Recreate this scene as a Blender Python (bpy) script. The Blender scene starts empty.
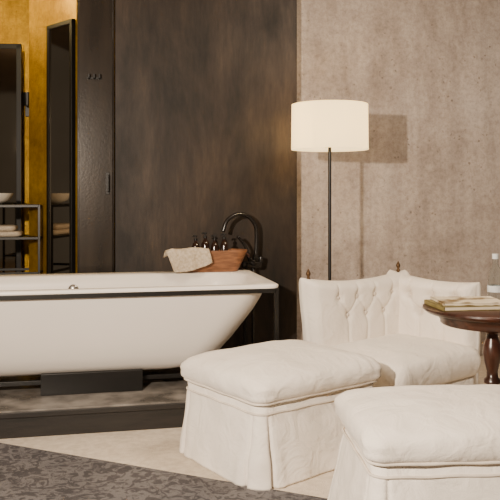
import bpy, math, random, bmesh
from mathutils import Vector, Matrix, noise
random.seed(4)
TH=math.radians(12)
C=bpy.context.scene.collection
def R2(a,b):
    return (a*math.cos(TH)-b*math.sin(TH), a*math.sin(TH)+b*math.cos(TH))

# ---------------- materials ----------------
def pmat(name, col, rough=0.6, metal=0.0, col2=None, nscale=5, bump=0.0, bscale=80, detail=6, spec=0.5, lo=0.35, hi=0.65, sheen=0, stretch=None, bump2=0, b2scale=10):
    m=bpy.data.materials.new(name); m.use_nodes=True
    nt=m.node_tree; n=nt.nodes; l=nt.links
    p=n['Principled BSDF']
    p.inputs['Base Color'].default_value=(*col,1)
    p.inputs['Roughness'].default_value=rough
    p.inputs['Metallic'].default_value=metal
    p.inputs['Specular IOR Level'].default_value=spec
    if sheen: p.inputs['Sheen Weight'].default_value=sheen
    tc=n.new('ShaderNodeTexCoord')
    vec=tc.outputs['Object']
    if stretch:
        mp=n.new('ShaderNodeMapping'); mp.inputs['Scale'].default_value=stretch
        l.new(vec,mp.inputs['Vector']); vec=mp.outputs['Vector']
    if col2 is None: col2=tuple(c*0.85 for c in col)
    t=n.new('ShaderNodeTexNoise'); t.inputs['Scale'].default_value=nscale; t.inputs['Detail'].default_value=detail
    l.new(vec,t.inputs['Vector'])
    r=n.new('ShaderNodeValToRGB'); r.color_ramp.elements[0].position=lo; r.color_ramp.elements[1].position=hi
    r.color_ramp.elements[0].color=(*col2,1); r.color_ramp.elements[1].color=(*col,1)
    l.new(t.outputs['Fac'],r.inputs['Fac']); l.new(r.outputs['Color'],p.inputs['Base Color'])
    if bump:
        b=n.new('ShaderNodeTexNoise'); b.inputs['Scale'].default_value=bscale; b.inputs['Detail'].default_value=4
        l.new(tc.outputs['Object'],b.inputs['Vector'])
        bp=n.new('ShaderNodeBump'); bp.inputs['Strength'].default_value=bump; bp.inputs['Distance'].default_value=0.01
        l.new(b.outputs['Fac'],bp.inputs['Height']); l.new(bp.outputs['Normal'],p.inputs['Normal'])
        if bump2:
            c=n.new('ShaderNodeTexNoise'); c.inputs['Scale'].default_value=b2scale; c.inputs['Detail'].default_value=3; c.inputs['Distortion'].default_value=1.2
            l.new(tc.outputs['Object'],c.inputs['Vector'])
            b2=n.new('ShaderNodeBump'); b2.inputs['Strength'].default_value=bump2; b2.inputs['Distance'].default_value=0.03
            l.new(c.outputs['Fac'],b2.inputs['Height']); l.new(b2.outputs['Normal'],bp.inputs['Normal'])
    return m

def concrete(name, c1, c2, c3, pit=.6, metal=0, rough=.85, streak=.5):
    m=bpy.data.materials.new(name); m.use_nodes=True
    nt=m.node_tree; n=nt.nodes; l=nt.links; p=n['Principled BSDF']
    p.inputs['Roughness'].default_value=rough; p.inputs['Specular IOR Level'].default_value=.25; p.inputs['Metallic'].default_value=metal
    tc=n.new('ShaderNodeTexCoord')
    def ns(scale,det,rg,st=None,dist=0):
        t=n.new('ShaderNodeTexNoise'); t.inputs['Scale'].default_value=scale; t.inputs['Detail'].default_value=det; t.inputs['Roughness'].default_value=rg; t.inputs['Distortion'].default_value=dist
        if st:
            mp=n.new('ShaderNodeMapping'); mp.inputs['Scale'].default_value=st
            l.new(tc.outputs['Object'],mp.inputs['Vector']); l.new(mp.outputs['Vector'],t.inputs['Vector'])
        else: l.new(tc.outputs['Object'],t.inputs['Vector'])
        return t
    def ramp(src,a,ca,b,cb):
        r=n.new('ShaderNodeValToRGB'); e=r.color_ramp.elements
        e[0].position=a; e[0].color=(*ca,1); e[1].position=b; e[1].color=(*cb,1); l.new(src,r.inputs['Fac']); return r
    def mul(a,b,f):
        mx=n.new('ShaderNodeMix'); mx.data_type='RGBA'; mx.blend_type='MULTIPLY'; mx.inputs[0].default_value=f
        l.new(a,mx.inputs[6]); l.new(b,mx.inputs[7]); return mx.outputs[2]
    t=ns(1.5,12,.72,None,.4)
    r=ramp(t.outputs['Fac'],.34,c1,.66,c3); k=r.color_ramp.elements.new(.5); k.color=(*c2,1)
    t2=ns(26,8,.8)
    r2=ramp(t2.outputs['Fac'],.38,(.68,.66,.65),.56,(1.07,1.07,1.07))
    cur=mul(r.outputs['Color'],r2.outputs['Color'],.7)
    t4=ns(2.4,8,.65,(2.6,1,.34),.3)
    r4=ramp(t4.outputs['Fac'],.38,(.76,.74,.73),.58,(1.05,1.05,1.05))
    cur=mul(cur,r4.outputs['Color'],streak)
    v=n.new('ShaderNodeTexVoronoi'); v.inputs['Scale'].default_value=24
    wd=ns(9,4,.6)
    mixv=n.new('ShaderNodeMix'); mixv.data_type='VECTOR'; mixv.inputs[0].default_value=.08
    l.new(tc.outputs['Object'],mixv.inputs[4]); l.new(wd.outputs['Color'],mixv.inputs[5]); l.new(mixv.outputs[1],v.inputs['Vector'])
    rp=ramp(v.outputs['Distance'],.10,(0,0,0),.2,(1,1,1))
    msk=ns(5,4,.6); rm=ramp(msk.outputs['Fac'],.50,(1,1,1),.60,(0,0,0))
    mxx=n.new('ShaderNodeMix'); mxx.data_type='RGBA'; mxx.blend_type='LIGHTEN'; mxx.inputs[0].default_value=1
    l.new(rp.outputs['Color'],mxx.inputs[6]); l.new(rm.outputs['Color'],mxx.inputs[7])
    tint=ramp(mxx.outputs[2],0,(.45,.41,.38),1,(1,1,1))
    cur=mul(cur,tint.outputs['Color'],pit)
    l.new(cur,p.inputs['Base Color'])
    bp=n.new('ShaderNodeBump'); bp.inputs['Strength'].default_value=0.5; bp.inputs['Distance'].default_value=0.012
    l.new(t2.outputs['Fac'],bp.inputs['Height'])
    b2=n.new('ShaderNodeBump'); b2.inputs['Strength'].default_value=0.5; b2.inputs['Distance'].default_value=0.01
    l.new(mxx.outputs[2],b2.inputs['Height']); l.new(bp.outputs['Normal'],b2.inputs['Normal']); l.new(b2.outputs['Normal'],p.inputs['Normal'])
    return m

def panelmat():
    m=bpy.data.materials.new('dark_patinated_metal'); m.use_nodes=True
    nt=m.node_tree; n=nt.nodes; l=nt.links; p=n['Principled BSDF']
    tc=n.new('ShaderNodeTexCoord')
    def ns(scale,det,rg,st,dist=0):
        t=n.new('ShaderNodeTexNoise'); t.inputs['Scale'].default_value=scale; t.inputs['Detail'].default_value=det; t.inputs['Roughness'].default_value=rg; t.inputs['Distortion'].default_value=dist
        mp=n.new('ShaderNodeMapping'); mp.inputs['Scale'].default_value=st
        l.new(tc.outputs['Object'],mp.inputs['Vector']); l.new(mp.outputs['Vector'],t.inputs['Vector']); return t
    a=ns(1.7,9,.62,(1.6,1,.55),.3)
    r=n.new('ShaderNodeValToRGB'); e=r.color_ramp.elements; e[0].position=.38; e[0].color=(.011,.008,.006,1); e[1].position=.66; e[1].color=(.056,.038,.026,1)
    k=e.new(.5); k.color=(.026,.018,.013,1)
    l.new(a.outputs['Fac'],r.inputs['Fac'])
    b=ns(14,7,.7,(2.6,1,.45))
    r2=n.new('ShaderNodeValToRGB'); e=r2.color_ramp.elements; e[0].position=.35; e[0].color=(.74,.73,.72,1); e[1].position=.65; e[1].color=(1.18,1.14,1.1,1)
    l.new(b.outputs['Fac'],r2.inputs['Fac'])
    mx=n.new('ShaderNodeMix'); mx.data_type='RGBA'; mx.blend_type='MULTIPLY'; mx.inputs[0].default_value=1
    l.new(r.outputs['Color'],mx.inputs[6]); l.new(r2.outputs['Color'],mx.inputs[7]); l.new(mx.outputs[2],p.inputs['Base Color'])
    mr=n.new('ShaderNodeMapRange'); mr.inputs['From Min'].default_value=.3; mr.inputs['From Max'].default_value=.7; mr.inputs['To Min'].default_value=.62; mr.inputs['To Max'].default_value=.42
    l.new(a.outputs['Fac'],mr.inputs['Value']); l.new(mr.outputs['Result'],p.inputs['Roughness'])
    p.inputs['Metallic'].default_value=.3
    bp=n.new('ShaderNodeBump'); bp.inputs['Strength'].default_value=.10; bp.inputs['Distance'].default_value=.01
    l.new(b.outputs['Fac'],bp.inputs['Height']); l.new(bp.outputs['Normal'],p.inputs['Normal'])
    return m

def emis(name,col,s):
    m=bpy.data.materials.new(name); m.use_nodes=True
    p=m.node_tree.nodes['Principled BSDF']
    p.inputs['Base Color'].default_value=(*col,1)
    p.inputs['Emission Color'].default_value=(*col,1); p.inputs['Emission Strength'].default_value=s
    return m

def carpet_mat():
    m=bpy.data.materials.new('patterned_carpet'); m.use_nodes=True
    nt=m.node_tree; n=nt.nodes; l=nt.links; p=n['Principled BSDF']
    p.inputs['Roughness'].default_value=1; p.inputs['Specular IOR Level'].default_value=0.1
    tc=n.new('ShaderNodeTexCoord')
    w=n.new('ShaderNodeTexNoise'); w.inputs['Scale'].default_value=17; w.inputs['Detail'].default_value=5; w.inputs['Distortion'].default_value=2.0
    l.new(tc.outputs['Object'],w.inputs['Vector'])
    r1=n.new('ShaderNodeValToRGB'); r1.color_ramp.elements[0].position=0.43; r1.color_ramp.elements[1].position=0.55
    r1.color_ramp.elements[0].color=(.080,.075,.078,1); r1.color_ramp.elements[1].color=(.165,.156,.158,1)
    l.new(w.outputs['Fac'],r1.inputs['Fac'])
    v=n.new('ShaderNodeTexNoise'); v.inputs['Scale'].default_value=3; v.inputs['Detail'].default_value=5
    l.new(tc.outputs['Object'],v.inputs['Vector'])
    r2=n.new('ShaderNodeValToRGB'); r2.color_ramp.elements[0].position=0.35; r2.color_ramp.elements[1].position=0.65
    r2.color_ramp.elements[0].color=(.78,.78,.80,1); r2.color_ramp.elements[1].color=(1.15,1.13,1.12,1)
    l.new(v.outputs['Fac'],r2.inputs['Fac'])
    mx=n.new('ShaderNodeMix'); mx.data_type='RGBA'; mx.blend_type='MULTIPLY'; mx.inputs[0].default_value=1
    l.new(r1.outputs['Color'],mx.inputs[6]); l.new(r2.outputs['Color'],mx.inputs[7])
    l.new(mx.outputs[2],p.inputs['Base Color'])
    f=n.new('ShaderNodeTexNoise'); f.inputs['Scale'].default_value=170
    l.new(tc.outputs['Object'],f.inputs['Vector'])
    bp=n.new('ShaderNodeBump'); bp.inputs['Strength'].default_value=0.8; bp.inputs['Distance'].default_value=0.01
    l.new(f.outputs['Fac'],bp.inputs['Height']); l.new(bp.outputs['Normal'],p.inputs['Normal'])
    return m

M={}
M['conc']=concrete('beige_concrete',(.335,.278,.238),(.455,.388,.340),(.53,.465,.415),.75,0,.85,.65)
M['gold']=concrete('ochre_plaster',(.22,.115,.004),(.38,.215,.010),(.54,.33,.025),.3,.5,.32,.8)
M['panel']=panelmat()
M['panel2']=pmat('dark_wardrobe_veneer',(.034,.025,.018),.24,.3,(.016,.012,.009),3,.04,60,stretch=(3,1,.5))
M['ceil']=pmat('dark_ceiling_plaster',(.25,.20,.16),.9,0,None,3)
M['plat']=pmat('dark_plinth_front',(.018,.015,.013),.5,0,(.010,.009,.008),6,.1,50,stretch=(1,1,8))
M['stone']=pmat('grey_veined_marble',(.27,.245,.22),.25,0,(.07,.063,.056),5,.03,40,12,lo=.35,hi=.65)
M['cream']=pmat('cream_carpet_floor',(.74,.65,.53),1,0,(.62,.53,.42),30,.7,200,spec=.1)
M['carpet']=carpet_mat()
M['linen']=pmat('white_linen',(.86,.795,.71),.95,0,(.81,.745,.66),6,.22,260,spec=.1,sheen=.1,bump2=.40,b2scale=8)
M['pipe']=pmat('linen_piping',(.76,.68,.58),.95,0,None,20,.1,200,spec=.1)
M['enam']=pmat('white_enamel',(.82,.77,.71),.38,0,(.80,.75,.69),2,0,spec=.4)
M['black']=pmat('black_metal',(.010,.009,.008),.38,.3,None,20,.03,80)
M['tap']=pmat('satin_black_tap',(.012,.010,.009),.25,.2,None,20,.0,80,spec=.8)
M['chrome']=pmat('brushed_chrome',(.45,.43,.40),.3,1.0,None,20)
M['wood']=pmat('dark_mahogany',(.060,.020,.011),.28,0,(.020,.008,.005),6,.04,60,8,stretch=(1,8,1))
M['crate']=pmat('brown_wood',(.27,.115,.050),.5,0,(.13,.052,.022),12,.15,60,stretch=(1,1,6))
M['towel']=pmat('knitted_cream_towel',(.64,.55,.43),1,0,(.48,.39,.28),60,1.0,130,2,spec=.1)
M['bott']=pmat('dark_amber_bottle',(.022,.010,.006),.15,0,None,20)
M['page']=pmat('book_pages',(.72,.64,.50),.9,0,(.50,.42,.30),4,.1,200,stretch=(1,1,120))
M['brass']=pmat('dark_antique_brass',(.11,.06,.025),.4,.7,None,20)
M['coverA']=pmat('white_printed_cover',(.72,.62,.45),.4,0,(.20,.13,.05),9,0,10,5,lo=.42,hi=.52)
M['coverB']=pmat('olive_cover',(.24,.19,.06),.5,0,(.10,.075,.02),12,0)
M['label']=pmat('pale_label',(.72,.74,.74),.6,0,None,20)
M['cer']=pmat('white_ceramic',(.75,.70,.6),.2,0,None,3)
M['mirror']=pmat('dark_mirror_glass',(.38,.31,.22),.05,1.0,(.32,.26,.18),2)
g=bpy.data.materials.new('clear_glass'); g.use_nodes=True
gp=g.node_tree.nodes['Principled BSDF']; gp.inputs['Transmission Weight'].default_value=1; gp.inputs['Roughness'].default_value=.03
gp.inputs['Base Color'].default_value=(.93,.96,.96,1); gp.inputs['IOR'].default_value=1.3
M['glass']=g
M['bulb']=emis('warm_bulb',(1,.8,.5),8)
sm=bpy.data.materials.new('lamp_shade_cloth'); sm.use_nodes=True
n=sm.node_tree.nodes; l=sm.node_tree.links; n.clear()
o=n.new('ShaderNodeOutputMaterial'); tr=n.new('ShaderNodeBsdfTranslucent'); df=n.new('ShaderNodeBsdfDiffuse'); a1=n.new('ShaderNodeMixShader')
tr.inputs['Color'].default_value=(.97,.86,.62,1); df.inputs['Color'].default_value=(.70,.60,.42,1); a1.inputs[0].default_value=.72
tx=n.new('ShaderNodeTexNoise'); tx.inputs['Scale'].default_value=120
bp=n.new('ShaderNodeBump'); bp.inputs['Strength'].default_value=.1
em=n.new('ShaderNodeEmission'); em.inputs['Color'].default_value=(1,.80,.47,1); em.inputs['Strength'].default_value=.95
a2=n.new('ShaderNodeAddShader')
l.new(tx.outputs['Fac'],bp.inputs['Height']); l.new(bp.outputs['Normal'],df.inputs['Normal'])
l.new(df.outputs[0],a1.inputs[1]); l.new(tr.outputs[0],a1.inputs[2]); l.new(a1.outputs[0],a2.inputs[0]); l.new(em.outputs[0],a2.inputs[1]); l.new(a2.outputs[0],o.inputs[0])
M['shade']=sm

# ---------------- geometry helpers ----------------
def mk(name,verts,faces,mat,parent=None,loc=(0,0,0),rotz=0,smooth=True,bevel=0,rot=None):
    me=bpy.data.meshes.new(name); me.from_pydata([tuple(v) for v in verts],[],faces); me.validate(); me.update()
    ob=bpy.data.objects.new(name,me); C.objects.link(ob); me.materials.append(M[mat])
    if smooth:
        for p in me.polygons: p.use_smooth=True
    ob.location=loc; ob.rotation_euler=rot if rot else (0,0,rotz)
    if parent: ob.parent=parent
    if bevel:
        b=ob.modifiers.new('bevel','BEVEL'); b.width=bevel; b.segments=3; b.limit_method='ANGLE'
    return ob
def boxv(sx,sy,sz,c=(0,0,0)):
    x,y,z=sx/2,sy/2,sz/2
    v=[(c[0]+i*x,c[1]+j*y,c[2]+k*z) for k in(-1,1) for j in(-1,1) for i in(-1,1)]
    f=[(0,2,3,1),(4,5,7,6),(0,1,5,4),(2,6,7,3),(0,4,6,2),(1,3,7,5)]
    return v,f
def box(name,s,mat,parent=None,loc=(0,0,0),rotz=0,bevel=.003,rot=None):
    v,f=boxv(*s); return mk(name,v,f,mat,parent,loc,rotz,False,bevel,rot)
def multibox(name,lst,mat,parent=None,loc=(0,0,0),rotz=0,bevel=.002):
    V=[];F=[]
    for s,c in lst:
        v,f=boxv(*s,c); o=len(V); V+=v; F+=[tuple(i+o for i in q) for q in f]
    return mk(name,V,F,mat,parent,loc,rotz,False,bevel)
def lathe(name,prof,mat,parent=None,loc=(0,0,0),seg=48,rot=None,caps=True):
    V=[];F=[];m=len(prof)
    for i in range(seg):
        a=2*math.pi*i/seg
        for r,z in prof: V.append((r*math.cos(a),r*math.sin(a),z))
    for i in range(seg):
        j=(i+1)%seg
        for k in range(m-1): F.append((i*m+k,j*m+k,j*m+k+1,i*m+k+1))
    if caps and prof[0]!=prof[-1]:
        if prof[0][0]>1e-5: F.append(tuple(i*m for i in range(seg))[::-1])
        if prof[-1][0]>1e-5: F.append(tuple(i*m+m-1 for i in range(seg)))
    ob=mk(name,V,F,mat,parent,loc,0,True,0,rot)
    e=ob.modifiers.new('es','EDGE_SPLIT'); e.split_angle=math.radians(50)
    return ob
def smoothpts(pts,n=8,closed=False):
    P=[Vector(p) for p in pts]; out=[]; N=len(P)
    for i in range(N if closed else N-1):
        if closed: a,b,c,d=P[i-1],P[i],P[(i+1)%N],P[(i+2)%N]
        else: a,b,c,d=P[max(i-1,0)],P[i],P[i+1],P[min(i+2,N-1)]
        for k in range(n):
            t=k/n
            out.append(.5*((2*b)+(c-a)*t+(2*a-5*b+4*c-d)*t*t+(3*b-a-3*c+d)*t**3))
    if not closed: out.append(P[-1])
    return out
def tube(name,pts,r,mat,parent=None,loc=(0,0,0),closed=False,sm=8,seg=12,rotz=0,up=None):
    P=smoothpts(pts,sm,closed) if sm>1 else [Vector(p) for p in pts]
    N=len(P); V=[];F=[]
    prev=None
    for i in range(N):
        if closed: t=P[(i+1)%N]-P[i-1]
        else: t=P[min(i+1,N-1)]-P[max(i-1,0)]
        t.normalize()
        if up is not None: u=Vector(up)
        elif prev is None:
            u=Vector((0,0,1)) if abs(t.z)<.9 else Vector((1,0,0))
        else: u=prev
        u=(u-t*u.dot(t)).normalized(); prev=u; w=t.cross(u)
        for k in range(seg):
            a=2*math.pi*k/seg; V.append(P[i]+(u*math.cos(a)+w*math.sin(a))*r)
    for i in range(N if closed else N-1):
        j=(i+1)%N
        for k in range(seg):
            q=(k+1)%seg; F.append((i*seg+k,i*seg+q,j*seg+q,j*seg+k))
    if not closed:
        F.append(tuple(range(seg))[::-1]); F.append(tuple((N-1)*seg+k for k in range(seg)))
    return mk(name,V,F,mat,parent,loc,rotz)
def rrect(hx,hy,r,N):
    r=min(r,hx,hy); L=[2*(hx-r),math.pi*r/2,2*(hy-r),math.pi*r/2]*2
    T=2*(L[0]+L[2])+4*L[1]; out=[]
    for i in range(N):
        s=T*i/N; k=0
        while s>L[k]+1e-9 and k<7: s-=L[k]; k+=1
        if k==0: p=(-hx+r+s,-hy); nn=(0,-1)
        elif k==2: p=(hx,-hy+r+s); nn=(1,0)
        elif k==4: p=(hx-r-s,hy); nn=(0,1)
        elif k==6: p=(-hx,hy-r-s); nn=(-1,0)
        else:
            c={1:(hx-r,-hy+r,-90),3:(hx-r,hy-r,0),5:(-hx+r,hy-r,90),7:(-hx+r,-hy+r,180)}[k]
            a=math.radians(c[2])+s/r; nn=(math.cos(a),math.sin(a)); p=(c[0]+r*nn[0],c[1]+r*nn[1])
        out.append((p,nn))
    return out
def rings(name,levels,N,mat,parent=None,loc=(0,0,0),rotz=0,disp=None,cap0=True,cap1=True):
    V=[];F=[];m=len(levels)
    for li,lv in enumerate(levels):
        z,hx,hy,r=lv[:4]; ox,oy=(lv[4],lv[5]) if len(lv)>4 else (0,0)
        for i,(p,nn) in enumerate(rrect(hx,hy,r,N)):
            x,y=p[0]+ox,p[1]+oy; zz=z
            if disp:
                dn,dz=disp(li,i/N,x,y,z,nn); x+=nn[0]*dn; y+=nn[1]*dn; zz+=dz
            V.append((x,y,zz))
    for k in range(m-1):
        for i in range(N):
            j=(i+1)%N; F.append((k*N+i,k*N+j,(k+1)*N+j,(k+1)*N+i))
    if cap0: F.append(tuple(range(N))[::-1])
    if cap1: F.append(tuple((m-1)*N+i for i in range(N)))
    return mk(name,V,F,mat,parent,loc,rotz)
def tag(e,label,cat,group=None):
    e['label']=label; e['category']=cat
    if group: e['group']=group
    return e
def thing(name,label,cat,loc,rotz=0,group=None):
    e=bpy.data.objects.new(name,None); e.empty_display_size=.1; C.objects.link(e)
    e.location=loc; e.rotation_euler=(0,0,rotz); tag(e,label,cat,group); return e
def struct(o): o['kind']='structure'; return o
def nz(x,y,z,s): return noise.noise(Vector((x*s,y*s,z*s)))
def room(a,b,z=0):
    x,y=R2(a,b); return (x,y,z)

# ---------------- room shell ----------------
o=box('floor',(12,9,.1),'cream',None,room(1,3,-.05),TH,0); struct(o)
o=box('wall_back',(6.6,.15,3.2),'conc',None,room(4.75,5.40,1.6),TH,0); struct(o)
o=box('wall_partition',(1.285,.16,3.2),'panel',None,room(.8075,5.28,1.6),TH,.002); struct(o)
o=box('wall_alcove',(3.2,.12,3.2),'gold',None,room(-.9,6.75,1.6),TH,0); struct(o)
p0=Vector(R2(-.095,5.295)); p1=Vector(R2(-.45,5.83)); d=(p1-p0); ang=math.atan2(d.y,d.x)
nrm=Vector((d.y,-d.x)).normalized()
if nrm.y>0: nrm=-nrm
mid=(p0+p1)/2-nrm*.015
o=box('wall_angled',(d.length,.03,3.2),'gold',None,(mid.x,mid.y,1.6),ang,0); struct(o)
o=box('ceiling',(12,9,.1),'ceil',None,room(1,3,3.27),TH,0); struct(o)
# plinth
PA,PB=-2.1,1.125
V=thing('bath_plinth','low dark plinth with grey marble top under the bathtub','plinth',room((PA+PB)/2,4.605,0),TH)
box('plinth_riser',(PB-PA,1.17,.105),'plat',V,(0,0,.0525),0,.004)
box('plinth_lip',(PB-PA+.01,1.19,.028),'plat',V,(0,0,.119),0,.003)
box('plinth_top',(PB-PA-.02,1.17,.010),'stone',V,(0,0,.136),0,.002)

# ---------------- wardrobe ----------------
W=thing('wardrobe','tall dark glossy cupboard with a slim black handle','wardrobe',room(.035,5.24,0),TH)
box('body',(.245,.07,3.1),'panel2',W,(0,.0,1.55),0,.002)
dr=box('door',(.225,.022,2.54),'panel2',W,(0,-.046,1.42),0,.003)
multibox('handle',[((.026,.006,.15),(0,0,0)),((.014,.014,.115),(0,-.032,.0)),((.012,.03,.012),(0,-.016,.045)),((.012,.03,.012),(0,-.016,-.045))],'tap',dr,(.078,-.014,-.09))
multibox('coat_hook',[((.10,.01,.015),(0,0,0)),((.012,.03,.012),(-.035,-.018,0)),((.012,.03,.012),(.0,-.018,0)),((.012,.03,.012),(.035,-.018,0)),((.012,.01,.03),(-.035,-.033,.01)),((.012,.01,.03),(0,-.033,.01)),((.012,.01,.03),(.035,-.033,.01))],'black',dr,(-.012,-.018,.62))

def framed(name,label,w,h,loc,rz,ft=.022,dep=.03,fm='black'):
    e=thing(name,label,'mirror',loc,rz)
    box('glass',(w-ft*2,.008,h-ft*2),'mirror',e,(0,0,0),0,0)
    multibox('frame',[((w,dep,ft),(0,0,h/2-ft/2)),((w,dep,ft),(0,0,-h/2+ft/2)),((ft,dep,h),(w/2-ft/2,0,0)),((ft,dep,h),(-w/2+ft/2,0,0))],fm,e)
    return e
c=p0+d*.265+nrm*.02
framed('framed_mirror','tall dark framed mirror on the ochre wall',.33,2.18,(c.x,c.y,1.37),ang,.030,.03,'black')
c=room(-1.04,6.585,1.38)
framed('framed_mirror','wide black framed dark mirror in the bathroom alcove',.96,2.26,c,TH-.13,.04)
# ---------------- wash stand ----------------
ws=thing('washstand','black metal washstand frame beside the ochre wall','washstand',room(-.66,5.72,.141),TH)
t=.018
fr=[]
for x in(-.3,.3):
    for y in(-.16,.16): fr.append(((t,t,1.04),(x,y,.52)))
for z in(.55,.80,1.03):
    fr+= [((.6,t,t),(0,y,z)) for y in(-.16,.16)]+[((t,.32,t),(x,0,z)) for x in(-.3,.3)]
multibox('frame',fr,'black',ws)
box('shelf',(.6,.32,.012),'black',ws,(0,0,.80),0,.002)
box('counter',(.6,.32,.012),'black',ws,(0,0,1.035),0,.002)
bs=lathe('wash_basin',[(0,0),(.06,0),(.12,.03),(.15,.08),(.145,.08),(.11,.035),(0,.015)],'cer',None,room(-.70,5.72,1.183),48,None,False)
tag(bs,'white ceramic bowl basin on the black washstand','basin')
def towel_stack(a,b,z,w,lab,mat):
    o=rings('folded_towel',[(0,w*.9,.10,.04),(.006,w,.115,.04),(.02,w*1.02,.12,.04),(.034,w,.115,.04),(.04,w*.9,.10,.04)],60,mat,None,room(a,b,z),TH)
    tag(o,lab,'towel','towels on the washstand shelf'); return o
towel_stack(-.66,5.72,.949,.17,'folded cream towel on the black washstand shelf','towel')
towel_stack(-.68,5.72,.990,.15,'folded cream towel on the black washstand shelf','towel')
sc=thing('wall_lamp','small black wall lamp beside the alcove mirror','lamp',room(-.52,6.66,2.0),TH)
box('bracket',(.05,.03,.16),'black',sc,(0,0,0)); tube('arm',[(0,-.01,0),(0,-.07,.0),(0,-.1,.03)],.008,'black',sc)
lathe('shade',[(.03,-.05),(.045,.06),(.04,.06),(.026,-.05),(.03,-.05)],'black',sc,(0,-.1,.05),24)
lathe('bulb',[(0,-.03),(.02,-.02),(.022,.02),(0,.05)],'bulb',sc,(0,-.1,.06),16)

# ---------------- bathtub ----------------
ta=-.045
B=thing('bathtub','freestanding white bathtub held in a black metal frame','bathtub',room(ta,4.535,.1415),TH)
zz=-.1415; E=.14
lv=[(.235,.34,.10,.1),(.240,.46,.17,.15),(.258,.545,.22,.18),(.295,.615,.262,.2),(.35,.675,.296,.21),(.42,.733,.323,.21),(.50,.790,.348,.21),(.58,.842,.370,.19),(.65,.877,.388,.17),(.70,.898,.400,.16),
    (.722,.905,.404,.15),(.725,.948,.437,.05),(.740,.951,.438,.05),(.745,.946,.434,.05),
    (.745,.885,.345,.2,0,-.04),(.738,.872,.335,.2,0,-.04),(.68,.85,.325,.2,0,-.04),(.60,.81,.31,.2,0,-.03),(.50,.74,.29,.2,0,-.02),(.40,.64,.255,.2),(.33,.52,.20,.18),(.30,.40,.13,.12)]
tub=rings('tub_body',[(q[0]+zz,q[1]+E)+tuple(q[2:]) for q in lv],180,'enam',B)
e=tub.modifiers.new('es','EDGE_SPLIT'); e.split_angle=math.radians(60)
t=.024; X=.930+E; Z=.7115+zz; Yf=.426
fr=[((2*X,t,t),(0,-Yf,Z)),((2*X,t,t),(0,Yf,Z)),((t,2*Yf,t),(X,0,Z)),((t,2*Yf,t),(-X,0,Z))]
for x in(-X,X):
    for y in(-Yf,Yf): fr.append(((t,t,Z+t/2),(x,y,(Z+t/2)/2)))
fr+= [((t,2*Yf,t),(X,0,.012)),((t,2*Yf,t),(-X,0,.012)),((2*X,t,t),(0,-.16,.055)),((2*X,t,t),(0,.16,.055))]
for x in(-X,X):
    for y in(-.16,.16): fr.append(((t,t,.06),(x,y,.035)))
multibox('tub_frame',fr,'black',B)
box('pedestal',(.56,.30,.118),'black',B,(.055,-.10,.059),0,.003)
lathe('overflow_cap',[(0,0),(.03,0),(.032,.006),(.024,.014),(0,.016)],'chrome',B,(-.06,.283,.66+zz),24,(math.pi/2,0,0))

# ---------------- faucet ----------------
Fp=thing('bath_faucet','black floor mounted bath faucet with curved spout and hand shower','faucet',room(1.08,5.09,.1415),TH)
lathe('base_plate',[(0,0),(.040,0),(.040,.01),(.016,.016),(0,.016)],'tap',Fp)
for x in(-.024,.024):
    tube('riser_pipe',[(x,0,.01),(x,0,.62)],.011,'tap',Fp,sm=1)
tube('spout',[(.040,0,.62),(.048,0,.80),(.036,-.01,.90),(-.025,-.03,.965),(-.10,-.05,.975),(-.17,-.065,.935),(-.20,-.07,.860)],.0135,'tap',Fp,seg=16)
multibox('valve_body',[((.14,.04,.045),(.015,0,.625)),((.04,.035,.06),(.042,0,.67))],'tap',Fp,bevel=.012)
lathe('valve_knob',[(0,0),(.014,0),(.018,.03),(.015,.04),(0,.042)],'tap',Fp,(.080,0,.64),20,(0,0,0))
lathe('valve_knob',[(0,0),(.016,0),(.018,.03),(.016,.04),(0,.042)],'tap',Fp,(.015,-.02,.635),20,(math.pi/2.4,0,0))
tube('valve_lever',[(.02,-.05,.645),(.0,-.09,.66),(-.02,-.12,.68)],.006,'tap',Fp)
tube('hand_shower',[(-.01,-.04,.66),(-.035,-.05,.74),(-.065,-.06,.79),(-.10,-.07,.825)],.010,'tap',Fp)
tube('shower_hose',[(.02,-.03,.6),(.02,-.04,.50),(.0,-.04,.42),(-.03,-.035,.38),(-.05,-.02,.45),(-.04,-.02,.56),(-.01,-.04,.66)],.005,'tap',Fp)

# ---------------- tray, towel, bottles ----------------
ZR=.7465
cr=thing('wooden_tub_tray','oval brown wooden bucket tray on the tub rim','tray',room(.785,4.905,ZR),TH)
rings('tray_body',[(0,.165,.060,.05),(.004,.172,.064,.055),(.04,.190,.070,.06),(.09,.214,.078,.068),(.135,.236,.085,.075),(.140,.236,.085,.075),(.140,.226,.075,.066),(.09,.204,.069,.06),(.012,.165,.056,.05)],96,'crate',cr)
tube('rope_handle',[(.225,-.03,.12),(.245,-.03,.10),(.25,0,.09),(.245,.03,.10),(.225,.03,.12)],.005,'wood',cr)
pr=[(0,0),(.024,0),(.026,.006),(.026,.150),(.019,.172),(.010,.178),(.010,.19),(0,.19)]
first=None
for i,(x,y,s) in enumerate([(-.105,.022,1.0),(-.042,.018,1.08),(.022,.024,1.0),(.086,.018,1.04)]):
    e=thing('pump_bottle','dark amber pump bottle standing in the wooden tray','bottle',room(.785+x,4.905+y,ZR+.0125),TH,'toiletry bottles in the tray')
    e.scale=(s,s,s)
    if first is None:
        first=[lathe('bottle_body',pr,'bott',e,(0,0,0),24),
               lathe('pump_collar',[(0,.190),(.012,.190),(.012,.202),(.005,.204),(.005,.22),(0,.22)],'black',e,(0,0,0),16),
               tube('pump_nozzle',[(.010,0,.220),(-.012,0,.221),(-.022,0,.216)],.005,'black',e)]
    else:
        for q in first:
            c=q.copy(); C.objects.link(c); c.parent=e
V=[];F=[]
NU_,NV_=50,34
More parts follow.
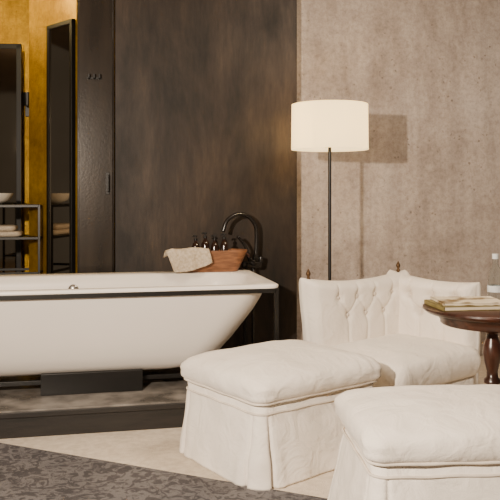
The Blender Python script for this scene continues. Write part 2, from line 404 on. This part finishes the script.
for i in range(NU_):
    s=i/(NU_-1)
    for j in range(NV_):
        t_=j/(NV_-1)
        xt=-.325+.285*s; xb=-.262+.245*s
        x=xt+(xb-xt)*t_
        if t_<.2:
            k=t_/.2; y=-.060-.040*k; z=.118+.040*math.sin(k*math.pi*.62)
        else:
            k=(t_-.2)/.8; y=-.100-.012*k; z=.154-(.146-.060*s*s)*k
        y-= .010*(1+math.sin(s*13+t_*3))*min(1,t_*2)
        y-= .014*math.sin(math.pi*s)*t_
        z+= .005*math.sin(s*9+2)*(1-t_)
        if s<.15: z-=.02*(.15-s)/.15*(1-t_)
        V.append((x,y,max(z,.009)))
for i in range(NU_-1):
    for j in range(NV_-1):
        a=i*NV_+j; F.append((a,a+NV_,a+NV_+1,a+1))
tw=mk('draped_towel',V,F,'towel',None,room(.785,4.905,ZR),TH)
so=tw.modifiers.new('sol','SOLIDIFY'); so.thickness=.008; so.offset=0
tag(tw,'textured cream towel draped over the edge of the tray','towel')

# ---------------- floor lamp ----------------
Lp=thing('floor_lamp','black floor lamp with a glowing cream drum shade','lamp',(.51,4.80,0))
lathe('base',[(0,0),(.13,0),(.13,.012),(.03,.022),(.012,.03),(0,.03)],'black',Lp)
lathe('pole',[(0,.02),(.0105,.02),(.0105,1.57),(0,1.57)],'black',Lp,(0,0,0),20)
lathe('lamp_shade',[(.243,1.540),(.246,1.540),(.243,1.828),(.240,1.828),(.243,1.540)],'shade',Lp,(0,0,0),72)
multibox('shade_spider',[((.484,.006,.006),(0,0,1.57)),((.006,.484,.006),(0,0,1.57))],'black',Lp)
lathe('bulb',[(0,1.57),(.02,1.58),(.035,1.64),(.02,1.67),(0,1.68)],'bulb',Lp,(0,0,0),20)

# ---------------- ottomans ----------------
def ottoman(loc,rz,hx,hy,label,seed,flare=.07):
    e=thing('ottoman',label,'ottoman',loc,rz,'white skirted ottomans')
    N=440
    cs=[(sx*hx,sy*hy) for sx in(-1,1) for sy in(-1,1)]
    def disp(li,t,x,y,z,nn):
        f=max(0,(.308-z)/.308)
        w=.020*nz(x+seed,y,z*.5,3.4)
        dn=f*flare+ f*w
        dc=min(math.hypot(x-c[0],y-c[1]) for c in cs)
        if z<.3095:
            dn-= .034*(.15+.85*f)*math.exp(-((dc-.050)/.006)**2)
        dn+= .008*f*math.exp(-((dc-.09)/.025)**2)
        dn+= .006*nz(x+seed,y,z*1.5,7)
        dn+= .003*f*(1-f)*4*math.sin((x+y)*34+z*30+seed)
        return dn,0
    levels=[]
    for z in [0.004,.012,.03,.06,.09,.12,.15,.18,.21,.24,.27,.295,.306,.309]: levels.append((z,hx,hy,.045))
    levels+= [(.311,hx-.004,hy-.004,.045),(.34,hx-.002,hy-.002,.045),(.352,hx-.02,hy-.02,.045)]
    rings('skirt',levels,N,'linen',e,disp=disp)
    zb=.348
    H=.118
    lv=[(zb-.004,hx-.05,hy-.05,.05),(zb,hx-.002,hy-.002,.045)]
    for k in range(0,13):
        a=-80+k*(150/12); ar=math.radians(a)
        cx_=abs(math.cos(ar))**.85; sz=math.copysign(abs(math.sin(ar))**.95,math.sin(ar))
        lv.append((zb+H*(.5+.5*sz),hx-.026+.058*cx_,hy-.026+.058*cx_,.05+.025*(k/12)))
    zt=lv[-1][0]; rx=lv[-1][1]; ry=lv[-1][2]
    for k in range(1,28):
        s=k/28; lv.append((zt+.044*(1-(1-s)**3.0),rx*(1-s)+.002,ry*(1-s)+.002,.075*(1-s)+.001))
    NS=15
    def cd(li,t,x,y,z,nn):
        wr=.005*nz(x+seed*3,y,z,3.2)+.004*nz(x,y,z+seed,9)
        wz=.007*nz(x+seed,y+2,0,4)+.003*nz(x,y+seed,0,11)
        dc=min(math.hypot(x-c[0],y-c[1]) for c in cs)
        up=math.exp(-(dc/.09)**2)
        if li<3: return wr*.2,0
        if li<NS: return wr-.004*up*math.sin(z*130), wz*(li-3)/(NS-3)
        return 0,wz
    rings('cushion',lv,260,'linen',e,disp=cd)
    def pipe(nm,zq,off,r):
        pts=[(p[0],p[1],zq+.0012*math.sin(i*.7)) for i,(p,nn) in enumerate(rrect(hx+off,hy+off,.045,120))]
        tube(nm,pts,r,'pipe',e,closed=True,sm=1,seg=8,up=(0,0,1))
    pipe('cushion_piping',zb+.008,.010,.0065)
    pipe('skirt_piping',.310,.003,.005)
    return e
a40=math.radians(37)
hx,hy=.360,.300
fx,fy=.052,3.185
cx=fx+hx*math.cos(a40)-hy*math.sin(a40); cy=fy+hx*math.sin(a40)+hy*math.cos(a40)
cx-=.012
ottoman((cx,cy,0),a40,hx,hy,'square white linen ottoman with plump cushion beside the bathtub',1.3,.046)
ottoman((.757,2.78,0.0041),math.radians(4),.37,.275,'white linen skirted ottoman beside the round wooden table',4.1,.062)

# ---------------- corner chair ----------------
ca=math.radians(40)
LX,LY=.85,.64
Cx,Cy=.95,4.86
ux,uy=math.cos(ca),math.sin(ca); vx,vy=-math.sin(ca),math.cos(ca)
ccx=Cx-ux*LX/2-vx*LY/2; ccy=Cy-uy*LX/2-vy*LY/2
Ch=thing('corner_chair','low white button-tufted upholstered corner chair with turned finials','chair',(ccx,ccy,0),ca)
def panel(length,z0,z1,thick,seed,btn,flare0=0,flare1=0,dep=1,drop=0):
    NU,NV=150,80; V=[];F=[]
    def ht(u):
        s=2*u-1
        return z1-.032*(1-abs(s)**2.2)-drop*u*u
    def th(u,v):
        a=min(u,1-u)*length; c_=(1-v)*(z1-z0)
        f=1
        for q,rr in((a,.05),(c_,.05)):
            if q<rr: f*=math.sqrt(max(0,1-(1-q/rr)**2))
        return f
    segs=[]
    for i,p in enumerate(btn):
        for q in btn[i+1:]:
            if abs(p[1]-q[1])>.03 and abs(p[0]-q[0])<.11: segs.append((p,q))
    def tuft(x,z):
        d_=0
        for p in btn: d_+= -.019*math.exp(-((x-p[0])**2+(z-p[1])**2)/.028**2)
        m=9
        for p,q in segs:
            px,pz=q[0]-p[0],q[1]-p[1]; L2=px*px+pz*pz
            t=max(0,min(1,((x-p[0])*px+(z-p[1])*pz)/L2))
            m=min(m,math.hypot(x-p[0]-t*px,z-p[1]-t*pz)+.011)
        for p in btn:
            if p[2]>0 and z>p[1]: m=min(m,abs(x-p[0])+.009)
            if p[2]<0 and z<p[1]: m=min(m,abs(x-p[0])+.009)
        d_+= -.014*math.exp(-(m/.015)**2)+.007
        return d_*dep
    for side in(0,1):
        for i in range(NU+1):
            s=i/NU
            u=.35*(.5-.5*math.cos(math.pi*s))+.65*s
            for j in range(NV+1):
                v=j/NV; v=.6*v+.4*math.sin(v*math.pi/2)
                x=u*length; z=z0+v*(ht(u)-z0)
                f=th(u,v); y=thick/2*f
                if side==0: y=-y-(tuft(x,z)*f if z>.34 else 0)
                k0=max(0,1-x/.16) if flare0 else 0
                k1=max(0,1-(length-x)/.14) if flare1 else 0
                up=max(0,(z-.25)/.5)
                yy=y+.006*nz(x,seed,z,6)
                xx=x-.05*k0*k0*up+.010*k1*k1*up
                yy+= .03*k0*k0*up+.010*k1*k1*up
                V.append((xx,yy,z+.010*k0*k0*up))
    n1=(NU+1)*(NV+1)
    def id(s,i,j): return s*n1+i*(NV+1)+j
    for i in range(NU):
        for j in range(NV):
            F.append((id(0,i,j),id(0,i+1,j),id(0,i+1,j+1),id(0,i,j+1)))
            F.append((id(1,i,j),id(1,i,j+1),id(1,i+1,j+1),id(1,i+1,j)))
    for i in range(NU):
        F.append((id(0,i,0),id(1,i,0),id(1,i+1,0),id(0,i+1,0))); F.append((id(0,i,NV),id(0,i+1,NV),id(1,i+1,NV),id(1,i,NV)))
    for j in range(NV):
        F.append((id(0,0,j),id(0,0,j+1),id(1,0,j+1),id(1,0,j))); F.append((id(0,NU,j),id(1,NU,j),id(1,NU,j+1),id(0,NU,j+1)))
    return V,F
def buttons(x0,x1,n_,za=.655,zb=.550):
    b=[]
    for i in range(n_+1): b.append((x0+(x1-x0)*i/n_,za,1))
    for i in range(n_): b.append((x0+(x1-x0)*(i+.5)/n_,zb,-1))
    return b
TK=.135
b1=buttons(.17,LX-.20,3)
v,f=panel(LX,.10,.772,TK,1,b1,1,0,1.0)
p=mk('back_rest',v,f,'linen',Ch,(-LX/2,LY/2-TK/2,0))
b2=buttons(.20,LY-.10,2,.645,.545)
v,f=panel(LY,.10,.772,TK,2,b2,0,1,2.4,.025)
q=mk('arm_rest',v,f,'linen',Ch,(LX/2-TK/2,LY/2,0),-math.pi/2)
first=None
for par,bb,off in((p,b1,.012),(q,b2,.030)):
    for bx,bz,_ in bb:
        if first is None:
            first=lathe('button',[(0,-.004),(.010,-.004),(.013,0),(.010,.005),(0,.007)],'pipe',par,(bx,-TK/2+off,bz),14,(math.pi/2,0,0))
        else:
            c=first.copy(); c.location=(bx,-TK/2+off,bz); C.objects.link(c); c.parent=par
ext=.045
sx,sy=(LX-TK)/2,(LY-TK+ext)/2
sc_=(-TK/2,-TK/2-ext/2,0)
rings('seat_base',[(.10,sx-.02,sy-.02,.04),(.105,sx,sy,.04),(.225,sx,sy,.04),(.23,sx-.02,sy-.02,.04)],160,'linen',Ch,sc_)
lv=[(.226,sx-.05,sy-.05,.05),(.232,sx-.002,sy-.002,.05)]
for k in range(0,11):
    a=math.radians(-78+k*14.8)
    lv.append((.232+.160*(.5+.5*math.sin(a)),sx-.018+.052*math.cos(a)**.8,sy-.018+.052*math.cos(a)**.8,.06+.02*k/10))
zt,rx,ry=lv[-1][0],lv[-1][1],lv[-1][2]
for k in range(1,18):
    s=k/18; lv.append((zt+.046*(1-(1-s)**2.6),rx*(1-s)+.002,ry*(1-s)+.002,.08*(1-s)+.001))
rings('seat_cushion',lv,180,'linen',Ch,(sc_[0]-.004,sc_[1]-.004,0),disp=lambda li,t,x,y,z,nn:((.007*nz(x,y,z,5) if li<12 else 0),(.007*nz(x+3,y,0,5) if li>8 else 0)))
tube('seat_piping',[(pp[0],pp[1],.240) for pp,nn in rrect(sx+.006,sy+.006,.05,100)],.006,'pipe',Ch,sc_,True,1,8,0,(0,0,1))
fin=[(0,.0),(.009,0),(.009,.02),(.014,.026),(.009,.034),(.007,.04),(.013,.052),(.014,.060),(.008,.072),(.004,.082),(0,.086)]
for x,y in((-LX/2-.005,LY/2-TK/2+.01),(LX/2-TK/2,LY/2-TK/2)):
    lathe('finial',fin,'brass',Ch,(x,y,.745),20)
for x,y in((-LX/2+.05,LY/2-.06),(LX/2-.06,LY/2-.06),(LX/2-.06,-LY/2+.05),(-LX/2+.05,-LY/2+.05)):
    lathe('leg',[(0,0),(.014,0),(.018,.05),(.024,.105),(0,.105)],'wood',Ch,(x,y,0),20)

# ---------------- round table ----------------
T=thing('round_table','round dark mahogany pedestal table with moulded edge','table',(1.085,3.36,0))
R=.305
lathe('table_top',[(0,.718),(R-.05,.718),(R-.02,.722),(R-.008,.73),(R,.738),(R-.001,.746),(R-.008,.75),(0,.75)],'wood',T,(0,0,0),96)
lathe('apron',[(0,.672),(R-.085,.672),(R-.078,.678),(R-.078,.69),(R-.07,.70),(R-.06,.718),(0,.718)],'wood',T,(0,0,0),96)
lathe('pedestal',[(0,.06),(.05,.06),(.05,.09),(.035,.11),(.03,.14),(.045,.18),(.052,.24),(.045,.32),(.028,.38),(.024,.40),(.036,.41),(.036,.425),(.026,.435),(.024,.46),(.034,.50),(.042,.54),(.038,.58),(.026,.61),(.024,.63),(.038,.64),(.04,.66),(.06,.672),(0,.672)],'wood',T,(0,0,0),40)
lathe('foot',[(0,0),(.17,0),(.18,.01),(.175,.025),(.12,.045),(.06,.06),(0,.06)],'wood',T,(0,0,0),64)
def book(loc,rz,sx,sy,h,cov,label):
    e=thing('book',label,'book',loc,rz,'books on the round table')
    box('pages',(sx-.012,sy-.008,h-.006),'page',e,(.002,0,h/2),0,.001)
    multibox('cover',[((sx,sy,.003),(0,0,.0015)),((sx,sy,.003),(0,0,h-.0015)),((.004,sy,h),(-sx/2+.002,0,h/2))],cov,e,bevel=.001)
    return e
book((.968,3.35,.7505),math.radians(8),.31,.23,.020,'coverB','large olive covered book lying on the round table')
book((.972,3.35,.7715),math.radians(2),.28,.21,.012,'coverA','white illustrated magazine lying on top of the olive book')
def bottle(loc):
    bt=thing('water_bottle','clear glass water bottle with small pale label','bottle',loc)
    lathe('bottle_body',[(0,0),(.034,0),(.036,.006),(.036,.11),(.03,.14),(.014,.17),(.013,.20),(.011,.20),(.012,.17),(.027,.138),(.033,.11),(.033,.008),(0,.006)],'glass',bt,(0,0,0),40)
    lathe('bottle_label',[(.0366,.045),(.0370,.045),(.0370,.075),(.0366,.075),(.0366,.045)],'label',bt,(0,0,0),40)
    lathe('bottle_cap',[(0,.199),(.015,.199),(.015,.222),(0,.222)],'label',bt,(0,0,0),24)
bottle((1.155,3.53,.7505))
tg=thing('drinking_glass','clear drinking glass beside the water bottle','glass',(1.215,3.38,.7505))
lathe('glass_body',[(0,0),(.028,0),(.034,.10),(.032,.10),(.026,.008),(0,.008)],'glass',tg,(0,0,0),32,None,False)

# ---------------- dark rug ----------------
P1=Vector((-1.26,3.775)); P2=Vector((.27,3.10)); dd=(P2-P1).normalized(); an=math.atan2(dd.y,dd.x)
w,h=2.9,2.6
nn=Vector((dd.y,-dd.x))
st=P1-dd*.02
cc=st+dd*w/2+nn*h/2
o=box('patterned_rug',(w,h,.004),'carpet',None,(cc.x,cc.y,.002),an,0)
tag(o,'grey rug with dense floral pattern on the floor','rug')

# ---------------- lights ----------------
def area(name,loc,target,size,energy,col,sy=None):
    ld=bpy.data.lights.new(name,'AREA'); ld.energy=energy; ld.color=col; ld.size=size
    if sy: ld.shape='RECTANGLE'; ld.size_y=sy
    ob=bpy.data.objects.new(name,ld); C.objects.link(ob); ob.location=loc
    ob.rotation_euler=(Vector(target)-Vector(loc)).to_track_quat('-Z','Y').to_euler(); return ob
def point(name,loc,energy,col,r=.05):
    ld=bpy.data.lights.new(name,'POINT'); ld.energy=energy; ld.color=col; ld.shadow_soft_size=r
    ob=bpy.data.objects.new(name,ld); C.objects.link(ob); ob.location=loc; return ob
area('key_light',(-1.12,.70,1.72),(1.6,5.0,1.5),.07,225,(1,.84,.67))
area('fill_light',(-2.1,.4,2.5),(.2,3.8,.4),1.2,10,(1,.87,.74))  # added soft fill from the front left, no actual window there
area('top_light',(1.2,3.5,3.1),(1.1,3.8,0),.7,56,(1,.83,.64))
point('lamp_light',(.51,4.80,1.675),15,(1,.76,.44),.04)
point('alcove_light',room(-.62,5.35,2.75),28,(1,.74,.32),.1)
point('alcove_glow',room(-1.45,6.0,2.95),18,(1,.72,.30),.1)
wd=bpy.data.worlds.new('w'); bpy.context.scene.world=wd; wd.use_nodes=True
wd.node_tree.nodes['Background'].inputs[0].default_value=(1,.86,.72,1); wd.node_tree.nodes['Background'].inputs[1].default_value=.10

cd_=bpy.data.cameras.new('camera'); cam=bpy.data.objects.new('camera',cd_); C.objects.link(cam)
cam.location=(0,0,1.25); cam.rotation_euler=(math.pi/2,0,0)
cd_.sensor_width=36; cd_.lens=54; cd_.shift_y=-.11
bpy.context.scene.camera=cam
